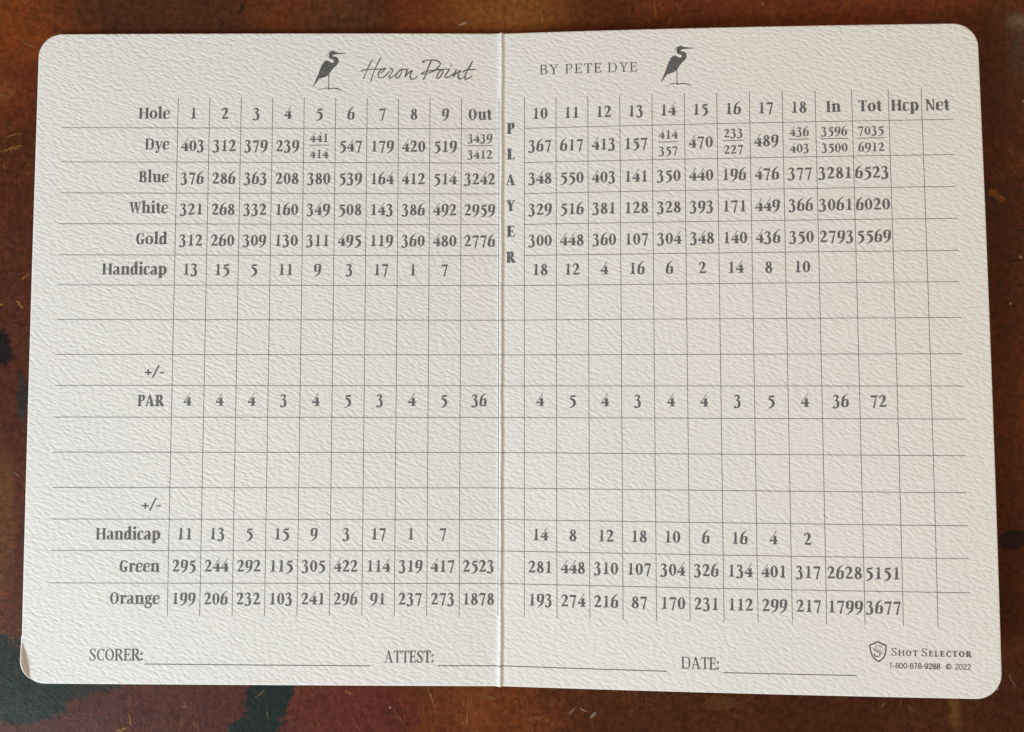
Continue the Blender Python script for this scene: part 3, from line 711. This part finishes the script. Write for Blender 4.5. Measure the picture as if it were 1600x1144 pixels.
# ------------------------------------------------------------------ headings and foot
for txt, xa, xb in (('BY', 8.44, 12.45), ('PETE', 13.97, 21.80), ('DYE', 23.13, 29.45)):
    k = Ink(); text(k, txt, xa, 61.25, 2.12, width=xb - xa, S=12, h=5.5, track=14); k.done('heading_word', ink_bold, card)
for txt, xa, xb, y in (('SCORER:', -86.75, -75.3, -64.66), ('ATTEST:', -24.30, -13.95, -64.93), ('DATE:', 37.45, 45.15, -64.99)):
    k = Ink(); text(k, txt, xa, y, 2.46, width=xb - xa, S=14.5, h=5.5); k.done('footer_word', ink_bold, card, 'footer word ' + txt[:-1].lower() + ' in thin capitals')
k = Ink()
for st in SCR: k.stroke([(x, y, 0.235 + 0.05*math.sin(i*1.7)) for i, (x, y) in enumerate(st)], 6, True)
k.disc(DOT[0][0], DOT[0][1], 0.16)
k.done('script_title', ink_bold, card, 'two word course name in slanting handwriting script')
def heron(dx, dy):
    e = bpy.data.objects.new('heron_emblem', None); e.empty_display_size = 0.004
    COL.objects.link(e); e.parent = card
    e['label'] = 'printed grey heron standing on one leg'
    k = Ink(); q = [(x + dx, y + dy) for x, y in HERON]; 
    q = [(a, b) for a, b, _ in sample([(x, y, 0) for x, y in q] + [(q[0][0], q[0][1], 0)], 4)[:-1]]
    k.poly(q); k.done('heron_body', ink_pale, e)
    k = Ink(); k.stroke([(x + dx, y + dy, w) for (x, y), w in zip(LEG, (.26, .18, .17, .24))], 4); k.done('heron_leg', ink_pale, e)
    k = Ink(); k.stroke([(x + dx, y + dy, w) for (x, y), w in zip(GR, (.04, .10, .15, .20, .22, .24, .20, .08))], 4); k.done('ground_line', ink_pale, e)
    k = Ink(); k.stroke([(x + dx, y + dy, w) for (x, y), w in zip(CREST, (.16, .12, .05))], 4); k.done('heron_crest', ink_pale, e)
heron(0, 0)
heron(37.962 + 37.554, 58.245 - 58.158)
k = Ink()
c = [(x, y, 0.28) for x, y in SH]
for a, b in ((0, 4), (3, 9), (9, 15), (14, 17)):
    k.stroke(c[a:b + 1], 5, True)
k.stroke([c[16], c[0]], 1, True)
k.done('shield_outline', ink_small, card, 'small shield outline at the foot of the right page')
k = Ink()
for sset, ws in zip(SS, ((.16, .17, .10, .10, .13, .12, .12, .12, .12, .10, .05), (.10, .18, .20, .20, .20, .19, .17, .21, .25, .12))):
    k.stroke([(x, y, w) for (x, y), w in zip(sset, ws)], 5)
k.done('shield_letter', ink_small, card)
for txt, xa, xb, y in (('Shot', 79.34, 84.66, -61.28), ('Selector', 85.28, 95.10, -61.28)):
    k = Ink(); text(k, txt, xa, y, 1.56, width=xb - xa, S=13, h=8, track=8, small=0.72); k.done('maker_name', ink_small, card)
k = Ink(); text(k, '1-800-878-9288', 78.89, -63.82, 1.15, width=10.05, S=13, h=13, sf=False, track=4); k.done('phone_number', ink_small, card)
k = Ink(); text(k, 'c', 90.02, -63.80, 1.15, width=1.22, S=17, h=17, sf=False); k.done('copyright_mark', ink_small, card)
k = Ink(); text(k, '2022', 91.83, -63.81, 1.18, width=3.12, S=13, h=13, sf=False, track=4); k.done('year', ink_small, card)
for x, y, q in ((-43.2, 27.2, .11), (12.4, -19.5, .07), (-58.0, -1.5, .06), (55.5, 12.8, .06), (-11.5, -37.4, .07)):
    k = Ink(); k.disc(x, y, q, 7); k.done('speck', ink_line, card)

# ------------------------------------------------------------------ scratches and chips of the table top, each a sliver of its own
paint_mats = {}
def paint(c):
    key = tuple(round(v, 3) for v in c)
    if key not in paint_mats:
        m = bpy.data.materials.new('rubbed_finish')
        t = NT(m)
        co = t.n('ShaderNodeTexCoord').outputs['Object']
        g = t.noise(co, 1500.0, 3.0, 0.65)
        t.l(t.mix(t.ramp(g, 0.35, 0.7), key, tuple(v * 0.45 + w * 0.3 for v, w in zip(key, TB_DARK))), t.b.inputs['Base Color'])
        t.b.inputs['Roughness'].default_value = 0.5
        t.b.inputs['Specular IOR Level'].default_value = 0.07
        paint_mats[key] = m
    return paint_mats[key]
rs = random.Random(11)
zi = Z_TABLE + 0.00002
for (c, cx, cy, rx, ry, rot, soft, amt) in TB_MARKS:
    c = tuple(a * amt * 0.9 + b * (1 - amt * 0.9) for a, b in zip(c, TB_DARK))
    long_ = rx > 3 * ry or ry > 3 * rx
    if ry > rx: rx, ry, rot = ry, rx, rot + math.pi / 2
    zi += 0.0000012
    n = max(10, int(rx * 2 / 0.0003)) if long_ else 22
    v = []; f = []
    bow = rs.uniform(-0.08, 0.08) * rx if long_ else 0.0
    if long_:
        for i in range(n + 1):
            t_ = -1 + 2 * i / n
            w = ry * (1 - abs(t_) ** 2.5) * rs.uniform(0.35, 1.25) + 0.00002
            off = bow * (1 - t_ * t_) + ry * rs.uniform(-0.5, 0.5)
            for sgn in (-1, 1):
                x, y = t_ * rx, off + sgn * w
                v.append((cx + x * math.cos(rot) - y * math.sin(rot), cy + x * math.sin(rot) + y * math.cos(rot), zi))
            if i: f.append((2*i - 2, 2*i, 2*i + 1, 2*i - 1))
    else:
        for i in range(n):
            a = 2 * math.pi * i / n; k_ = rs.uniform(0.88, 1.06)
            x, y = rx * k_ * math.cos(a), ry * k_ * math.sin(a)
            v.append((cx + x * math.cos(rot) - y * math.sin(rot), cy + x * math.sin(rot) + y * math.cos(rot), zi))
        f.append(tuple(range(n)))
    mesh_obj('scratch' if long_ else 'chip', v, f, paint(c), table)
